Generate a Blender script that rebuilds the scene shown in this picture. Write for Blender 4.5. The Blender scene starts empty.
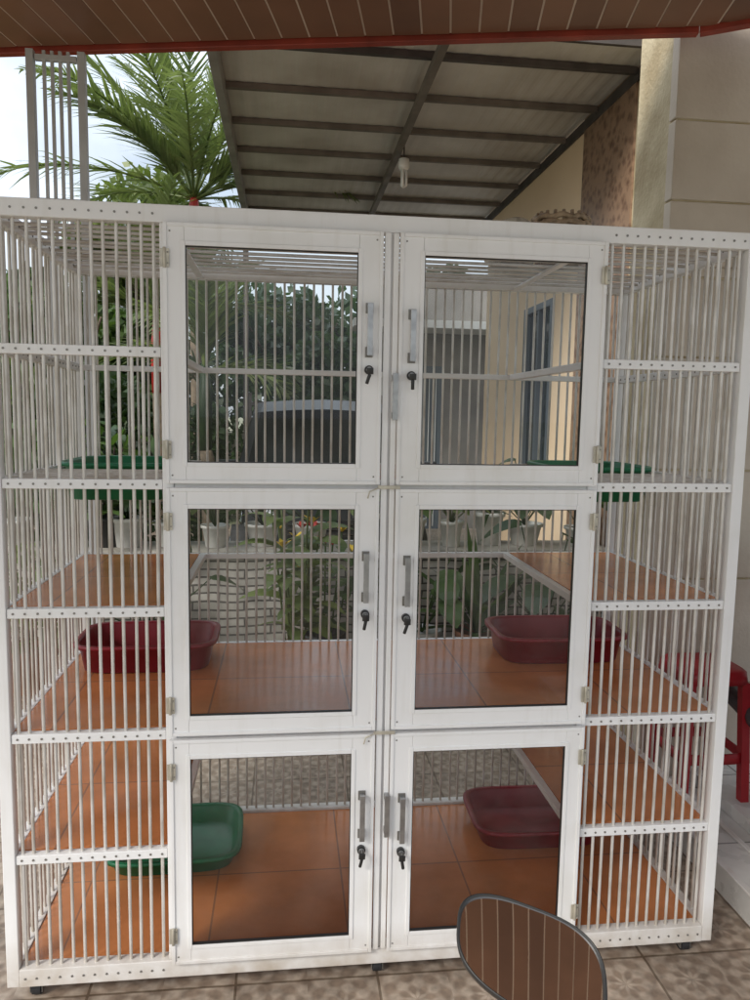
import bpy, math, random
import numpy as np
from mathutils import Vector, Matrix, Euler, noise
random.seed(7)
sc=bpy.context.scene
COL=sc.collection
# ------------------------------------------------------------------ mesh builder
class MB:
    def __init__(s): s.v=[];s.f=[];s.m=[];s.sm=[]
    def add(s,vs,fs,m=0,smooth=False):
        o=len(s.v); s.v.extend([tuple(p) for p in vs])
        for f in fs: s.f.append(tuple(o+i for i in f)); s.m.append(m); s.sm.append(smooth)
    def box(s,x0,x1,y0,y1,z0,z1,m=0):
        vs=[(x0,y0,z0),(x1,y0,z0),(x1,y1,z0),(x0,y1,z0),(x0,y0,z1),(x1,y0,z1),(x1,y1,z1),(x0,y1,z1)]
        s.add(vs,[(0,3,2,1),(4,5,6,7),(0,1,5,4),(1,2,6,5),(2,3,7,6),(3,0,4,7)],m)
    def tube(s,pts,rad,m=0,n=8,cap=True,smooth=True,sx=1.0):
        pts=[Vector(p) for p in pts]
        if not isinstance(rad,(list,tuple)): rad=[rad]*len(pts)
        vs=[];fs=[]
        up=None
        for i,p in enumerate(pts):
            if i==0: d=pts[1]-p
            elif i==len(pts)-1: d=p-pts[i-1]
            else: d=pts[i+1]-pts[i-1]
            d.normalize()
            if up is None:
                up=Vector((0,0,1)) if abs(d.z)<.9 else Vector((1,0,0))
            a=d.cross(up); a.normalize(); b=a.cross(d); b.normalize(); up=b
            for k in range(n):
                t=2*math.pi*k/n
                vs.append(p+a*math.cos(t)*rad[i]*sx+b*math.sin(t)*rad[i])
        for i in range(len(pts)-1):
            for k in range(n):
                k2=(k+1)%n
                fs.append((i*n+k,i*n+k2,(i+1)*n+k2,(i+1)*n+k))
        s.add(vs,fs,m,smooth)
        if cap:
            o=len(s.v)-len(vs)
            s.f.append(tuple(o+k for k in range(n))[::-1]);s.m.append(m);s.sm.append(False)
            s.f.append(tuple(o+(len(pts)-1)*n+k for k in range(n)));s.m.append(m);s.sm.append(False)
    def loft(s,rings,m=0,cap=True,smooth=True):
        n=len(rings[0]);vs=[p for r in rings for p in r];fs=[]
        for i in range(len(rings)-1):
            for k in range(n):
                k2=(k+1)%n
                fs.append((i*n+k,i*n+k2,(i+1)*n+k2,(i+1)*n+k))
        o=len(s.v); s.add(vs,fs,m,smooth)
        if cap:
            s.f.append(tuple(o+k for k in range(n))[::-1]);s.m.append(m);s.sm.append(smooth)
            s.f.append(tuple(o+(len(rings)-1)*n+k for k in range(n)));s.m.append(m);s.sm.append(smooth)
    def lathe(s,c,prof,m=0,n=20,smooth=True):
        rings=[[(c[0]+r*math.cos(2*math.pi*k/n),c[1]+r*math.sin(2*math.pi*k/n),c[2]+z) for k in range(n)] for r,z in prof]
        s.loft(rings,m,True,smooth)
    def blade(s,base,d,length,width,droop,m=0,segs=4,twist=0.0,prof=None,fold=0.0):
        d=Vector(d).normalized(); p=Vector(base)
        side=d.cross(Vector((0,0,1)))
        if side.length<.05: side=Vector((random.uniform(-1,1),random.uniform(-1,1),0))
        side.normalize()
        if twist: side=Matrix.Rotation(twist,3,d)@side
        vs=[];fs=[];st=length/segs
        for i in range(segs+1):
            t=i/segs
            w=width*.5*(prof(t) if prof else max(.04,math.sin(math.pi*min(1,t*.92+.08))**.8))
            vs+= [p-side*w,p+side*w]
            d=(d+Vector((0,0,-droop/segs))).normalized()
            p=p+d*st
        for i in range(segs): fs.append((2*i,2*i+1,2*i+3,2*i+2))
        s.add(vs,fs,m,False)
    def obj(s,name,mats,parent=None,bevel=0,loc=None,rot=None,subsurf=0):
        me=bpy.data.meshes.new(name); me.from_pydata(s.v,[],s.f)
        for mt in mats: me.materials.append(mt)
        me.polygons.foreach_set("material_index",s.m)
        me.polygons.foreach_set("use_smooth",s.sm)
        me.update()
        o=bpy.data.objects.new(name,me); COL.objects.link(o)
        if parent: o.parent=parent
        if bevel:
            b=o.modifiers.new("b","BEVEL"); b.width=bevel;b.segments=2;b.limit_method='ANGLE';b.angle_limit=math.radians(50)
        if subsurf:
            b=o.modifiers.new("s","SUBSURF"); b.levels=subsurf;b.render_levels=subsurf
        if loc: o.location=loc
        if rot: o.rotation_euler=rot
        return o
def empty(name,loc=(0,0,0),rot=(0,0,0)):
    e=bpy.data.objects.new(name,None);COL.objects.link(e);e.location=loc;e.rotation_euler=rot;e.empty_display_size=.1;return e
# ------------------------------------------------------------------ materials
def mat(name,col,rough=.5,metal=0,var=.0,scale=8,bump=0,bscale=60,col2=None,spec=.5,emit=None,detail=4,contrast=(.35,.65)):
    m=bpy.data.materials.new(name);m.use_nodes=True;nt=m.node_tree;b=nt.nodes["Principled BSDF"]
    b.inputs["Base Color"].default_value=(*col,1);b.inputs["Roughness"].default_value=rough;b.inputs["Metallic"].default_value=metal
    b.inputs["Specular IOR Level"].default_value=spec
    tc=nt.nodes.new("ShaderNodeTexCoord")
    if var or col2:
        if not col2: col2=tuple(c*(1-var) for c in col)
        nz=nt.nodes.new("ShaderNodeTexNoise");nz.inputs["Scale"].default_value=scale;nz.inputs["Detail"].default_value=detail
        nt.links.new(tc.outputs["Object"],nz.inputs["Vector"])
        r=nt.nodes.new("ShaderNodeValToRGB");r.color_ramp.elements[0].position=contrast[0];r.color_ramp.elements[1].position=contrast[1]
        r.color_ramp.elements[0].color=(*col2,1);r.color_ramp.elements[1].color=(*col,1)
        nt.links.new(nz.outputs["Fac"],r.inputs[0]);nt.links.new(r.outputs[0],b.inputs["Base Color"])
    if bump:
        n2=nt.nodes.new("ShaderNodeTexNoise");n2.inputs["Scale"].default_value=bscale;n2.inputs["Detail"].default_value=3
        nt.links.new(tc.outputs["Object"],n2.inputs["Vector"])
        bp=nt.nodes.new("ShaderNodeBump");bp.inputs["Strength"].default_value=bump;bp.inputs["Distance"].default_value=.01
        nt.links.new(n2.outputs["Fac"],bp.inputs["Height"]);nt.links.new(bp.outputs[0],b.inputs["Normal"])
    return m
def N(nt,t,**k):
    n=nt.nodes.new(t)
    for a,v in k.items(): setattr(n,a,v)
    return n
def weather(m,streak=.5,streakcol=(.52,.48,.40),ground=True):
    nt=m.node_tree;bb=nt.nodes["Principled BSDF"];L=nt.links;src=bb.inputs["Base Color"].links[0].from_socket
    tc=N(nt,"ShaderNodeTexCoord");mp=N(nt,"ShaderNodeMapping");mp.inputs["Scale"].default_value=(38,38,3.5);L.new(tc.outputs["Object"],mp.inputs[0])
    nz=N(nt,"ShaderNodeTexNoise");nz.inputs["Scale"].default_value=1;nz.inputs["Detail"].default_value=8;L.new(mp.outputs[0],nz.inputs["Vector"])
    mr=N(nt,"ShaderNodeMapRange");mr.inputs[1].default_value=.55;mr.inputs[2].default_value=.8;mr.inputs[3].default_value=0;mr.inputs[4].default_value=streak;L.new(nz.outputs["Fac"],mr.inputs[0])
    mx=N(nt,"ShaderNodeMix");mx.data_type='RGBA';L.new(mr.outputs[0],mx.inputs[0]);L.new(src,mx.inputs[6]);mx.inputs[7].default_value=(*streakcol,1)
    out=mx.outputs[2]
    if ground:
        sp=N(nt,"ShaderNodeSeparateXYZ");L.new(tc.outputs["Object"],sp.inputs[0])
        n2=N(nt,"ShaderNodeTexNoise");n2.inputs["Scale"].default_value=18;n2.inputs["Detail"].default_value=8;L.new(tc.outputs["Object"],n2.inputs["Vector"])
        mrz=N(nt,"ShaderNodeMapRange");mrz.inputs[1].default_value=.19;mrz.inputs[2].default_value=.05;mrz.inputs[3].default_value=0;mrz.inputs[4].default_value=1.1;L.new(sp.outputs[2],mrz.inputs[0])
        ml=N(nt,"ShaderNodeMath",operation='MULTIPLY');L.new(mrz.outputs[0],ml.inputs[0]);L.new(n2.outputs["Fac"],ml.inputs[1])
        m3=N(nt,"ShaderNodeMix");m3.data_type='RGBA';L.new(ml.outputs[0],m3.inputs[0]);L.new(out,m3.inputs[6]);m3.inputs[7].default_value=(.36,.28,.19,1);out=m3.outputs[2]
    L.new(out,bb.inputs["Base Color"])
M_white=mat("white_aluminium",(.84,.84,.835),.28,0,col2=(.78,.775,.75),scale=5,detail=8,contrast=(.3,.5))
weather(M_white,.22)
M_bar=mat("aluminium_bar",(.68,.66,.62),.34,.2,col2=(.48,.44,.38),scale=9,detail=8,contrast=(.32,.55))
weather(M_bar,.45,(.34,.29,.22))
M_rivet=mat("rivet_steel",(.24,.23,.21),.4,.6)
M_silver=mat("handle_metal",(.42,.42,.42),.32,.85,var=.25,scale=40)
M_black=mat("black_plastic",(.02,.02,.02),.4)
M_rubber=mat("rubber",(.025,.025,.027),.75,var=.4,scale=30)
M_green=mat("green_plastic",(.010,.20,.085),.34,var=.3,scale=10)
M_maroon=mat("maroon_plastic",(.29,.020,.034),.36,var=.3,scale=10)
def glass():
    m=bpy.data.materials.new("pane_glass");m.use_nodes=True;nt=m.node_tree;nt.nodes.clear();L=nt.links
    o=N(nt,"ShaderNodeOutputMaterial");mx=N(nt,"ShaderNodeMixShader");t=N(nt,"ShaderNodeBsdfTransparent");g=N(nt,"ShaderNodeBsdfGlossy")
    t.inputs[0].default_value=(.93,.95,.94,1);g.inputs["Roughness"].default_value=.02
    fr=N(nt,"ShaderNodeFresnel");fr.inputs[0].default_value=1.42
    L.new(fr.outputs[0],mx.inputs[0]);L.new(t.outputs[0],mx.inputs[1]);L.new(g.outputs[0],mx.inputs[2])
    d=N(nt,"ShaderNodeBsdfDiffuse");d.inputs[0].default_value=(.6,.6,.57,1)
    tc=N(nt,"ShaderNodeTexCoord");nz=N(nt,"ShaderNodeTexNoise");nz.inputs["Scale"].default_value=5;nz.inputs["Detail"].default_value=9;L.new(tc.outputs["Object"],nz.inputs["Vector"])
    mr=N(nt,"ShaderNodeMapRange");mr.inputs[1].default_value=.45;mr.inputs[2].default_value=.78;mr.inputs[3].default_value=.0;mr.inputs[4].default_value=.05;L.new(nz.outputs["Fac"],mr.inputs[0])
    m2=N(nt,"ShaderNodeMixShader");L.new(mr.outputs[0],m2.inputs[0]);L.new(mx.outputs[0],m2.inputs[1]);L.new(d.outputs[0],m2.inputs[2]);L.new(m2.outputs[0],o.inputs[0])
    return m
M_glass=glass()
def tile_mat(name,c1,c2,grout,size,gw=.004,rough=.22,off=(0,0)):
    m=bpy.data.materials.new(name);m.use_nodes=True;nt=m.node_tree;b=nt.nodes["Principled BSDF"]
    tc=N(nt,"ShaderNodeTexCoord");mp=N(nt,"ShaderNodeMapping");mp.inputs["Location"].default_value=(off[0],off[1],0)
    nt.links.new(tc.outputs["Object"],mp.inputs[0])
    br=N(nt,"ShaderNodeTexBrick");br.offset=0;br.inputs["Scale"].default_value=1
    br.inputs["Brick Width"].default_value=size;br.inputs["Row Height"].default_value=size;br.inputs["Mortar Size"].default_value=gw
    br.inputs["Color1"].default_value=(*c1,1);br.inputs["Color2"].default_value=(*c2,1);br.inputs["Mortar"].default_value=(*grout,1)
    nt.links.new(mp.outputs[0],br.inputs["Vector"])
    nz=N(nt,"ShaderNodeTexNoise");nz.inputs["Scale"].default_value=7;nz.inputs["Detail"].default_value=8
    nt.links.new(tc.outputs["Object"],nz.inputs["Vector"])
    mr=N(nt,"ShaderNodeMapRange");mr.inputs[1].default_value=.3;mr.inputs[2].default_value=.7;mr.inputs[3].default_value=.80;mr.inputs[4].default_value=1.10
    nt.links.new(nz.outputs["Fac"],mr.inputs[0])
    mx=N(nt,"ShaderNodeMix");mx.data_type='RGBA';mx.blend_type='MULTIPLY';mx.inputs[0].default_value=1
    nt.links.new(br.outputs["Color"],mx.inputs[6]);nt.links.new(mr.outputs[0],mx.inputs[7])
    nt.links.new(mx.outputs[2],b.inputs["Base Color"])
    mr2=N(nt,"ShaderNodeMapRange");mr2.inputs[3].default_value=rough-.08;mr2.inputs[4].default_value=rough+.12
    nt.links.new(nz.outputs["Fac"],mr2.inputs[0]);nt.links.new(mr2.outputs[0],b.inputs["Roughness"])
    return m
M_tile=tile_mat("terracotta_tile",(.66,.26,.10),(.60,.23,.085),(.36,.17,.09),.40,.003,rough=.17,off=(.08,.02))
def paving():
    m=bpy.data.materials.new("patterned_paving");m.use_nodes=True;nt=m.node_tree;b=nt.nodes["Principled BSDF"];L=nt.links
    tc=N(nt,"ShaderNodeTexCoord")
    def ring(off,size):
        mp=N(nt,"ShaderNodeMapping");mp.inputs["Scale"].default_value=(1/size,1/size,0);mp.inputs["Location"].default_value=(off,off,0)
        L.new(tc.outputs["Object"],mp.inputs[0])
        fr=N(nt,"ShaderNodeVectorMath",operation='FRACTION');L.new(mp.outputs[0],fr.inputs[0])
        sb=N(nt,"ShaderNodeVectorMath",operation='SUBTRACT');sb.inputs[1].default_value=(.5,.5,0);L.new(fr.outputs[0],sb.inputs[0])
        ln=N(nt,"ShaderNodeVectorMath",operation='LENGTH');L.new(sb.outputs[0],ln.inputs[0])
        return ln.outputs["Value"],sb.outputs[0]
    l1,v1=ring(0,.20)
    ms=N(nt,"ShaderNodeMath",operation='MULTIPLY');ms.inputs[1].default_value=26;L.new(l1,ms.inputs[0])
    sn=N(nt,"ShaderNodeMath",operation='SINE');L.new(ms.outputs[0],sn.inputs[0])
    sp=N(nt,"ShaderNodeSeparateXYZ");L.new(v1,sp.inputs[0])
    at=N(nt,"ShaderNodeMath",operation='ARCTAN2');L.new(sp.outputs[0],at.inputs[0]);L.new(sp.outputs[1],at.inputs[1])
    m8=N(nt,"ShaderNodeMath",operation='MULTIPLY');m8.inputs[1].default_value=8;L.new(at.outputs[0],m8.inputs[0])
    s8=N(nt,"ShaderNodeMath",operation='SINE');L.new(m8.outputs[0],s8.inputs[0])
    ad=N(nt,"ShaderNodeMath",operation='ADD');L.new(sn.outputs[0],ad.inputs[0]);L.new(s8.outputs[0],ad.inputs[1])
    r=N(nt,"ShaderNodeValToRGB");r.color_ramp.elements[0].position=.3;r.color_ramp.elements[1].position=.7
    mr=N(nt,"ShaderNodeMapRange");mr.inputs[1].default_value=-2;mr.inputs[2].default_value=2;L.new(ad.outputs[0],mr.inputs[0]);L.new(mr.outputs[0],r.inputs[0])
    r.color_ramp.elements[0].color=(.29,.22,.165,1);r.color_ramp.elements[1].color=(.44,.36,.285,1)
    nz=N(nt,"ShaderNodeTexNoise");nz.inputs["Scale"].default_value=40;nz.inputs["Detail"].default_value=6;L.new(tc.outputs["Object"],nz.inputs["Vector"])
    nz2=N(nt,"ShaderNodeTexNoise");nz2.inputs["Scale"].default_value=2.5;nz2.inputs["Detail"].default_value=6;L.new(tc.outputs["Object"],nz2.inputs["Vector"])
    sm=N(nt,"ShaderNodeMath",operation='ADD');L.new(nz.outputs["Fac"],sm.inputs[0]);L.new(nz2.outputs["Fac"],sm.inputs[1])
    m2=N(nt,"ShaderNodeMapRange");m2.inputs[1].default_value=.7;m2.inputs[2].default_value=1.3;m2.inputs[3].default_value=.55;m2.inputs[4].default_value=1.15;L.new(sm.outputs[0],m2.inputs[0])
    mx=N(nt,"ShaderNodeMix");mx.data_type='RGBA';mx.blend_type='MULTIPLY';mx.inputs[0].default_value=1
    L.new(r.outputs[0],mx.inputs[6]);L.new(m2.outputs[0],mx.inputs[7])
    br=N(nt,"ShaderNodeTexBrick");br.offset=0;br.inputs["Scale"].default_value=1;br.inputs["Brick Width"].default_value=.4;br.inputs["Row Height"].default_value=.4;br.inputs["Mortar Size"].default_value=.004
    br.inputs["Color1"].default_value=(1,1,1,1);br.inputs["Color2"].default_value=(.88,.88,.88,1);br.inputs["Mortar"].default_value=(.45,.42,.38,1);L.new(tc.outputs["Object"],br.inputs["Vector"])
    mx2=N(nt,"ShaderNodeMix");mx2.data_type='RGBA';mx2.blend_type='MULTIPLY';mx2.inputs[0].default_value=1
    L.new(mx.outputs[2],mx2.inputs[6]);L.new(br.outputs["Color"],mx2.inputs[7]);L.new(mx2.outputs[2],b.inputs["Base Color"])
    b.inputs["Roughness"].default_value=.5
    bp=N(nt,"ShaderNodeBump");bp.inputs["Strength"].default_value=.3;bp.inputs["Distance"].default_value=.003;L.new(mr.outputs[0],bp.inputs["Height"]);L.new(bp.outputs[0],b.inputs["Normal"])
    return m
M_pave=paving()
def leafmat(name,c1,c2,scale=3,rough=.45):
    m=mat(name,c1,rough,0,col2=c2,scale=scale,detail=6,contrast=(.35,.62))
    nt=m.node_tree;b=nt.nodes["Principled BSDF"]
    tr=N(nt,"ShaderNodeBsdfTranslucent");tr.inputs[0].default_value=(c1[0]*1.3,c1[1]*1.5,c1[2]*.8,1)
    mx=N(nt,"ShaderNodeMixShader");mx.inputs[0].default_value=.3
    out=nt.nodes["Material Output"]
    nt.links.new(b.outputs[0],mx.inputs[1]);nt.links.new(tr.outputs[0],mx.inputs[2]);nt.links.new(mx.outputs[0],out.inputs[0])
    return m
M_leaf=leafmat("leaf_green",(.085,.14,.035),(.03,.065,.018))
M_leafd=leafmat("leaf_dark",(.045,.08,.028),(.018,.038,.014),4)
M_leafy=leafmat("leaf_yellow_green",(.17,.21,.06),(.06,.10,.03),5)
M_bark=mat("bark",(.16,.12,.08),.85,var=.5,scale=14,bump=.5,bscale=30)
M_redstem=mat("red_crownshaft",(.45,.04,.03),.5,var=.4,scale=9)
M_soil=mat("soil",(.06,.04,.03),.95,var=.4,scale=40)

# ------------------------------------------------------------------ camera
cd=bpy.data.cameras.new("camera");cam=bpy.data.objects.new("camera",cd);COL.objects.link(cam)
cam.location=(-.2665,-1.9868,1.5973)
Rm=Matrix.Rotation(-.1182,3,'Z')@Matrix.Rotation(math.pi/2-.1108,3,'X')@Matrix.Rotation(.0173,3,'Z')
cam.rotation_euler=Rm.to_euler()
cd.sensor_fit='HORIZONTAL';cd.sensor_width=36;cd.lens=756.5857/750*36;cd.clip_start=.02;cd.clip_end=2000
sc.camera=cam
sc.view_settings.view_transform='Standard';sc.view_settings.look='None';sc.view_settings.exposure=0
# ------------------------------------------------------------------ world + sun (overcast: brighter overhead than at the horizon)
w=bpy.data.worlds.new("World");sc.world=w;w.use_nodes=True;nt=w.node_tree;bg=nt.nodes["Background"]
sky=N(nt,"ShaderNodeTexSky");sky.sky_type='NISHITA';sky.sun_disc=False
SEL=math.radians(38);SROT=math.atan2(-.72,-.69)
sky.sun_elevation=SEL;sky.sun_rotation=SROT;sky.dust_density=3;sky.air_density=1.2
tc=N(nt,"ShaderNodeTexCoord");nz=N(nt,"ShaderNodeTexNoise");nz.inputs["Scale"].default_value=3.2;nz.inputs["Detail"].default_value=8
nt.links.new(tc.outputs["Generated"],nz.inputs["Vector"])
mr=N(nt,"ShaderNodeMapRange");mr.inputs[1].default_value=.38;mr.inputs[2].default_value=.58;mr.inputs[3].default_value=.45;mr.inputs[4].default_value=.97
nt.links.new(nz.outputs["Fac"],mr.inputs[0])
sp=N(nt,"ShaderNodeSeparateXYZ");nt.links.new(tc.outputs["Generated"],sp.inputs[0])
el=N(nt,"ShaderNodeMapRange");el.inputs[1].default_value=0;el.inputs[2].default_value=1;el.inputs[3].default_value=1.0;el.inputs[4].default_value=3.0;nt.links.new(sp.outputs[2],el.inputs[0])
cl=N(nt,"ShaderNodeVectorMath",operation='SCALE');cl.inputs[0].default_value=(4.9,5.35,5.9);nt.links.new(el.outputs[0],cl.inputs["Scale"])
mx=N(nt,"ShaderNodeMix");mx.data_type='RGBA';nt.links.new(mr.outputs[0],mx.inputs[0]);nt.links.new(sky.outputs[0],mx.inputs[6])
nt.links.new(cl.outputs[0],mx.inputs[7]);nt.links.new(mx.outputs[2],bg.inputs[0]);bg.inputs[1].default_value=.15
sd=bpy.data.lights.new("sun",'SUN');sun=bpy.data.objects.new("sun",sd);COL.objects.link(sun)
sd.energy=3.4;sd.angle=math.radians(20);sd.color=(1,.95,.88)
dv=Vector((math.sin(SROT)*math.cos(SEL),math.cos(SROT)*math.cos(SEL),math.sin(SEL)))
sun.rotation_euler=dv.to_track_quat('Z','Y').to_euler()

# ------------------------------------------------------------------ cage
Z0=.08;W=.9867;S=.422;D=.78;XI=W-S
def lv(k): return Z0+k/3
cage=empty("animal_cage")
fr=MB();bars=MB();riv=MB()
for Y in (0,D):
    for X in (-W,W): fr.box(X-.016,X+.016,Y-.017,Y+.017,.055,2.105)
for X in (-XI,XI): fr.box(X-.014,X+.014,-.014,.014,.106,2.06)
fr.box(-.006,.006,-.016,.014,.106,2.06)
def xr(x0,x1,Y,z,h=.0125,d=.013): fr.box(x0,x1,Y-d,Y+d,z-h,z+h)
for Y in (0,D):
    xr(-W+.0165,W-.0165,Y,2.0815,.0215,.019)
    xr(-W+.0165,W-.0165,Y,.0805,.025,.019)
    for k in range(1,6):
        if Y==0: xr(-W+.0165,-XI-.0145,Y,lv(k));xr(XI+.0145,W-.0165,Y,lv(k))
        else: xr(-W+.0165,W-.0165,Y,lv(k),.0095,.010)
    if Y==0:
        for k in (2,4):
            xr(-XI+.0145,-.0065,0,lv(k),.014,.011);xr(.0065,XI-.0145,0,lv(k),.014,.011)
for X in (-W,W):
    for k in range(0,7):
        h=.0125 if 0<k<6 else .02
        fr.box(X-.0135,X+.0135,.0175,D-.0175,lv(k)-h,lv(k)+h)
for X in (-XI,XI):
    for k in (1,2,3,5):
        fr.box(X-.011,X+.011,.0145,D-.0145,lv(k)-.0105,lv(k)+.0105)
    fr.box(X-.012,X+.012,.0195,D-.0195,2.062,2.07)
fr.obj("frame",[M_white],cage,bevel=.002)
def vbar(x,y,za,zb,r=.0046):
    j=lambda: random.uniform(-.002,.002)
    bars.tube([(x+j(),y+j(),za),(x+j(),y+j(),(za+zb)/2),(x+j(),y+j(),zb)],r,0,7,False)
n=13
for sx in (-1,1):
    for i in range(n):
        x=sx*(XI+.014+(W-.016-XI-.014)*(i+.5)/n+random.uniform(-.001,.001))
        vbar(x,0,.1,2.065);
        for k in range(0,7):
            z=lv(k); yf=-.013 if 0<k<6 else -.019
            riv.tube([(x,yf,z),(x,yf-.0018,z)],.0032,0,6)
nb=int(2*W/.0335)
for i in range(1,nb):
    x=-W+2*W*i/nb
    vbar(x,D,.1,2.065,.0043)
ns=21
for X in (-W,W):
    for i in range(1,ns):
        vbar(X,.0+D*i/ns,.1,2.065)
        for k in range(0,7):
            y=D*i/ns
            for sg in (-1,1): riv.tube([(X+sg*.0135,y,lv(k)),(X+sg*.0152,y,lv(k))],.003,0,5)
for i in range(1,12):
    y=D*i/12
    bars.tube([(-W+.01,y,2.078+random.uniform(-.003,.003)),(-.4,y+random.uniform(-.005,.005),2.076),(.4,y+random.uniform(-.005,.005),2.076),(W-.01,y,2.078+random.uniform(-.003,.003))],.0052,0,7,False)
for sx in (-1,1):
    for i in (1,12):
        x=sx*(XI+(W-XI)*i/13)
        bars.tube([(x,.01,lv(4)+.006),(x,D-.01,lv(4)+.006)],.004,0,6,False)
    for y in (.06,.12,.18,.24,.30,.76): bars.tube([(sx*XI,y,lv(4)+.012),(sx*W,y,lv(4)+.012)],.004,0,6,False)
bars.obj("bars",[M_bar],cage)
riv.obj("rivets",[M_rivet],cage)
fl=MB()
for k in (0,2):
    z=lv(k)+ (.0 if k else .004)
    fl.box(-W+.0145,W-.0145,.020,D-.020,z-.006,z+.0118)
for k in (1,3):
    for sx in (-1,1):
        a,b=sorted((sx*(XI+.0115),sx*(W-.0145)))
        fl.box(a,b,.020,D-.020,lv(k)-.004,lv(k)+.0118)
z=lv(4); fl.box(-XI+.012,XI-.012,.02,D-.02,z-.004,z+.009)
fl.obj("floor_tiles",[M_tile],cage)
# doors
doors=MB();gl=MB();hd=MB()
def door(x0,x1,z0,z1,side,key=True,hh=.13,hoff=.03):
    y0,y1=-.034,-.0195; t=.050
    ti=.060
    l,r=(t,ti) if side<0 else (ti,t)
    doors.box(x0,x0+l,y0,y1,z0,z1);doors.box(x1-r,x1,y0,y1,z0,z1)
    doors.box(x0+l+.0003,x1-r-.0003,y0,y1,z0,z0+t);doors.box(x0+l+.0003,x1-r-.0003,y0,y1,z1-t,z1)
    e=.009
    for a,b,c,d_ in ((x0-.0005,x0+e,z0-.0005,z1+.0005),(x1-e,x1+.0005,z0-.0005,z1+.0005)):
        doors.box(a,b,y0-.004,y0+.006,c,d_)
    for c,d_ in ((z0-.0005,z0+e),(z1-e,z1+.0005)):
        doors.box(x0+e+.0003,x1-e-.0003,y0-.004,y0+.006,c,d_)
    b=.008
    xa,xb,za,zb=x0+l,x1-r,z0+t,z1-t
    doors.box(xa-b,xa+.003,y0-.003,y1-.002,za-b,zb+b);doors.box(xb-.003,xb+b,y0-.003,y1-.002,za-b,zb+b)
    doors.box(xa+.0033,xb-.0033,y0-.003,y1-.002,za-b,za+.003);doors.box(xa+.0033,xb-.0033,y0-.003,y1-.002,zb-.003,zb+b)
    gl.add([(xa,-.026,za),(xb,-.026,za),(xb,-.026,zb),(xa,-.026,zb)],[(0,1,2,3)])
    g=.002
    for (p,q,c,d_) in ((xa+.003,xa+.003+g,za+.003,zb-.003),(xb-.003-g,xb-.003,za+.003,zb-.003)): hd.box(p,q,y0-.001,y1-.004,c,d_,1)
    for (c,d_) in ((za+.003,za+.003+g),(zb-.003-g,zb-.003)): hd.box(xa+.0053,xb-.0053,y0-.001,y1-.004,c,d_,1)
    xh=(x1-ti*.55) if side<0 else (x0+ti*.55)
    zc=(z0+z1)/2+hoff
    yo=y0-.004
    hd.box(xh-.007,xh+.007,yo-.024,yo-.018,zc-hh/2,zc+hh/2,0)
    for s_ in(-1,1):
        hd.box(xh-.0065,xh+.0065,yo-.0175,yo+.006,zc+s_*(hh/2-.012)-.009,zc+s_*(hh/2-.012)+.009,0)
        hd.box(xh-.010,xh+.010,yo+.0005,yo+.0035,zc+s_*(hh/2-.010)-.013,zc+s_*(hh/2-.010)+.013,3)
    zk=zc-hh/2-.035
    hd.tube([(xh,y0,zk),(xh,y0-.012,zk)],.0115,1,14)
    hd.tube([(xh,y0-.012,zk),(xh,y0-.016,zk)],.008,0,12)
    hd.box(xh-.0012,xh+.0012,y0-.030,y0-.016,zk-.005,zk+.005,0)
    sw=random.uniform(-.008,.008)
    hd.tube([(xh,y0-.032,zk-.012),(xh,y0-.034,zk+.004)],.0095,1,10,sx=.35)
    hd.tube([(xh,y0-.032,zk-.012),(xh+sw,y0-.028,zk-.036)],.0045,1,8)
    xg=(x0+.004) if side<0 else (x1-.004)
    for zz in (z0+.085,z1-.085):
        hd.box(xg-.011,xg+.011,y0-.0065,y0-.0042,zz-.022,zz+.022,2)
        hd.tube([(xg,y0-.0085,zz-.024),(xg,y0-.0085,zz+.024)],.004,2,8)
        for dz in(-.013,.013):
            hd.tube([(xg+.0075,y0-.0065,zz+dz),(xg+.0075,y0-.008,zz+dz)],.0022,3,6)
    for (qx,qz) in ((x0+.016,z0+.02),(x1-.016,z0+.02),(x0+.016,z1-.02),(x1-.016,z1-.02)):
        hd.tube([(qx,y0,qz),(qx,y0-.0015,qz)],.0026,3,6)
for r_ in range(3):
    za=lv(2*r_)+ (.026 if r_==0 else .006); zb=lv(2*r_+2)-(.0225 if r_==2 else .006)
    ho=[.09,.095,.075][r_]
    door(-XI-.002,-.024,za,zb,-1,hoff=ho);door(.020,XI+.002,za,zb,1,hoff=ho-.012)
fr2=MB()
fr2.box(-.0195,-.0035,-.030,-.0195,.107,2.058);fr2.box(.0035,.0175,-.028,-.0195,.107,2.058)
fr2.obj("centre_strips",[M_white],cage,bevel=.0015)
for zc in (lv(5)-.10,lv(1)+.10):
    hd.box(.004,.018,-.055,-.049,zc-.06,zc+.06,0)
    for s_ in(-1,1): hd.box(.0045,.0165,-.0485,-.027,zc+s_*.048-.008,zc+s_*.048+.008,0)
for k in(2,4):
    hd.box(-.028,.03,-.043,-.0395,lv(k)-.005,lv(k)+.004,2)
    hd.tube([(-.02,-.041,lv(k)),(-.05,-.043,lv(k)-.012),(-.055,-.043,lv(k)-.03)],.0022,2,6)
doors.obj("doors",[M_white],cage,bevel=.0012)
gl.obj("door_glass",[M_glass],cage)
M_zinc=mat("zinc_hinge",(.60,.56,.46),.4,.4,var=.3,scale=30)
hd.obj("door_hardware",[M_silver,M_black,M_zinc,M_rivet],cage,bevel=.0008)
cs=MB()
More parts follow.
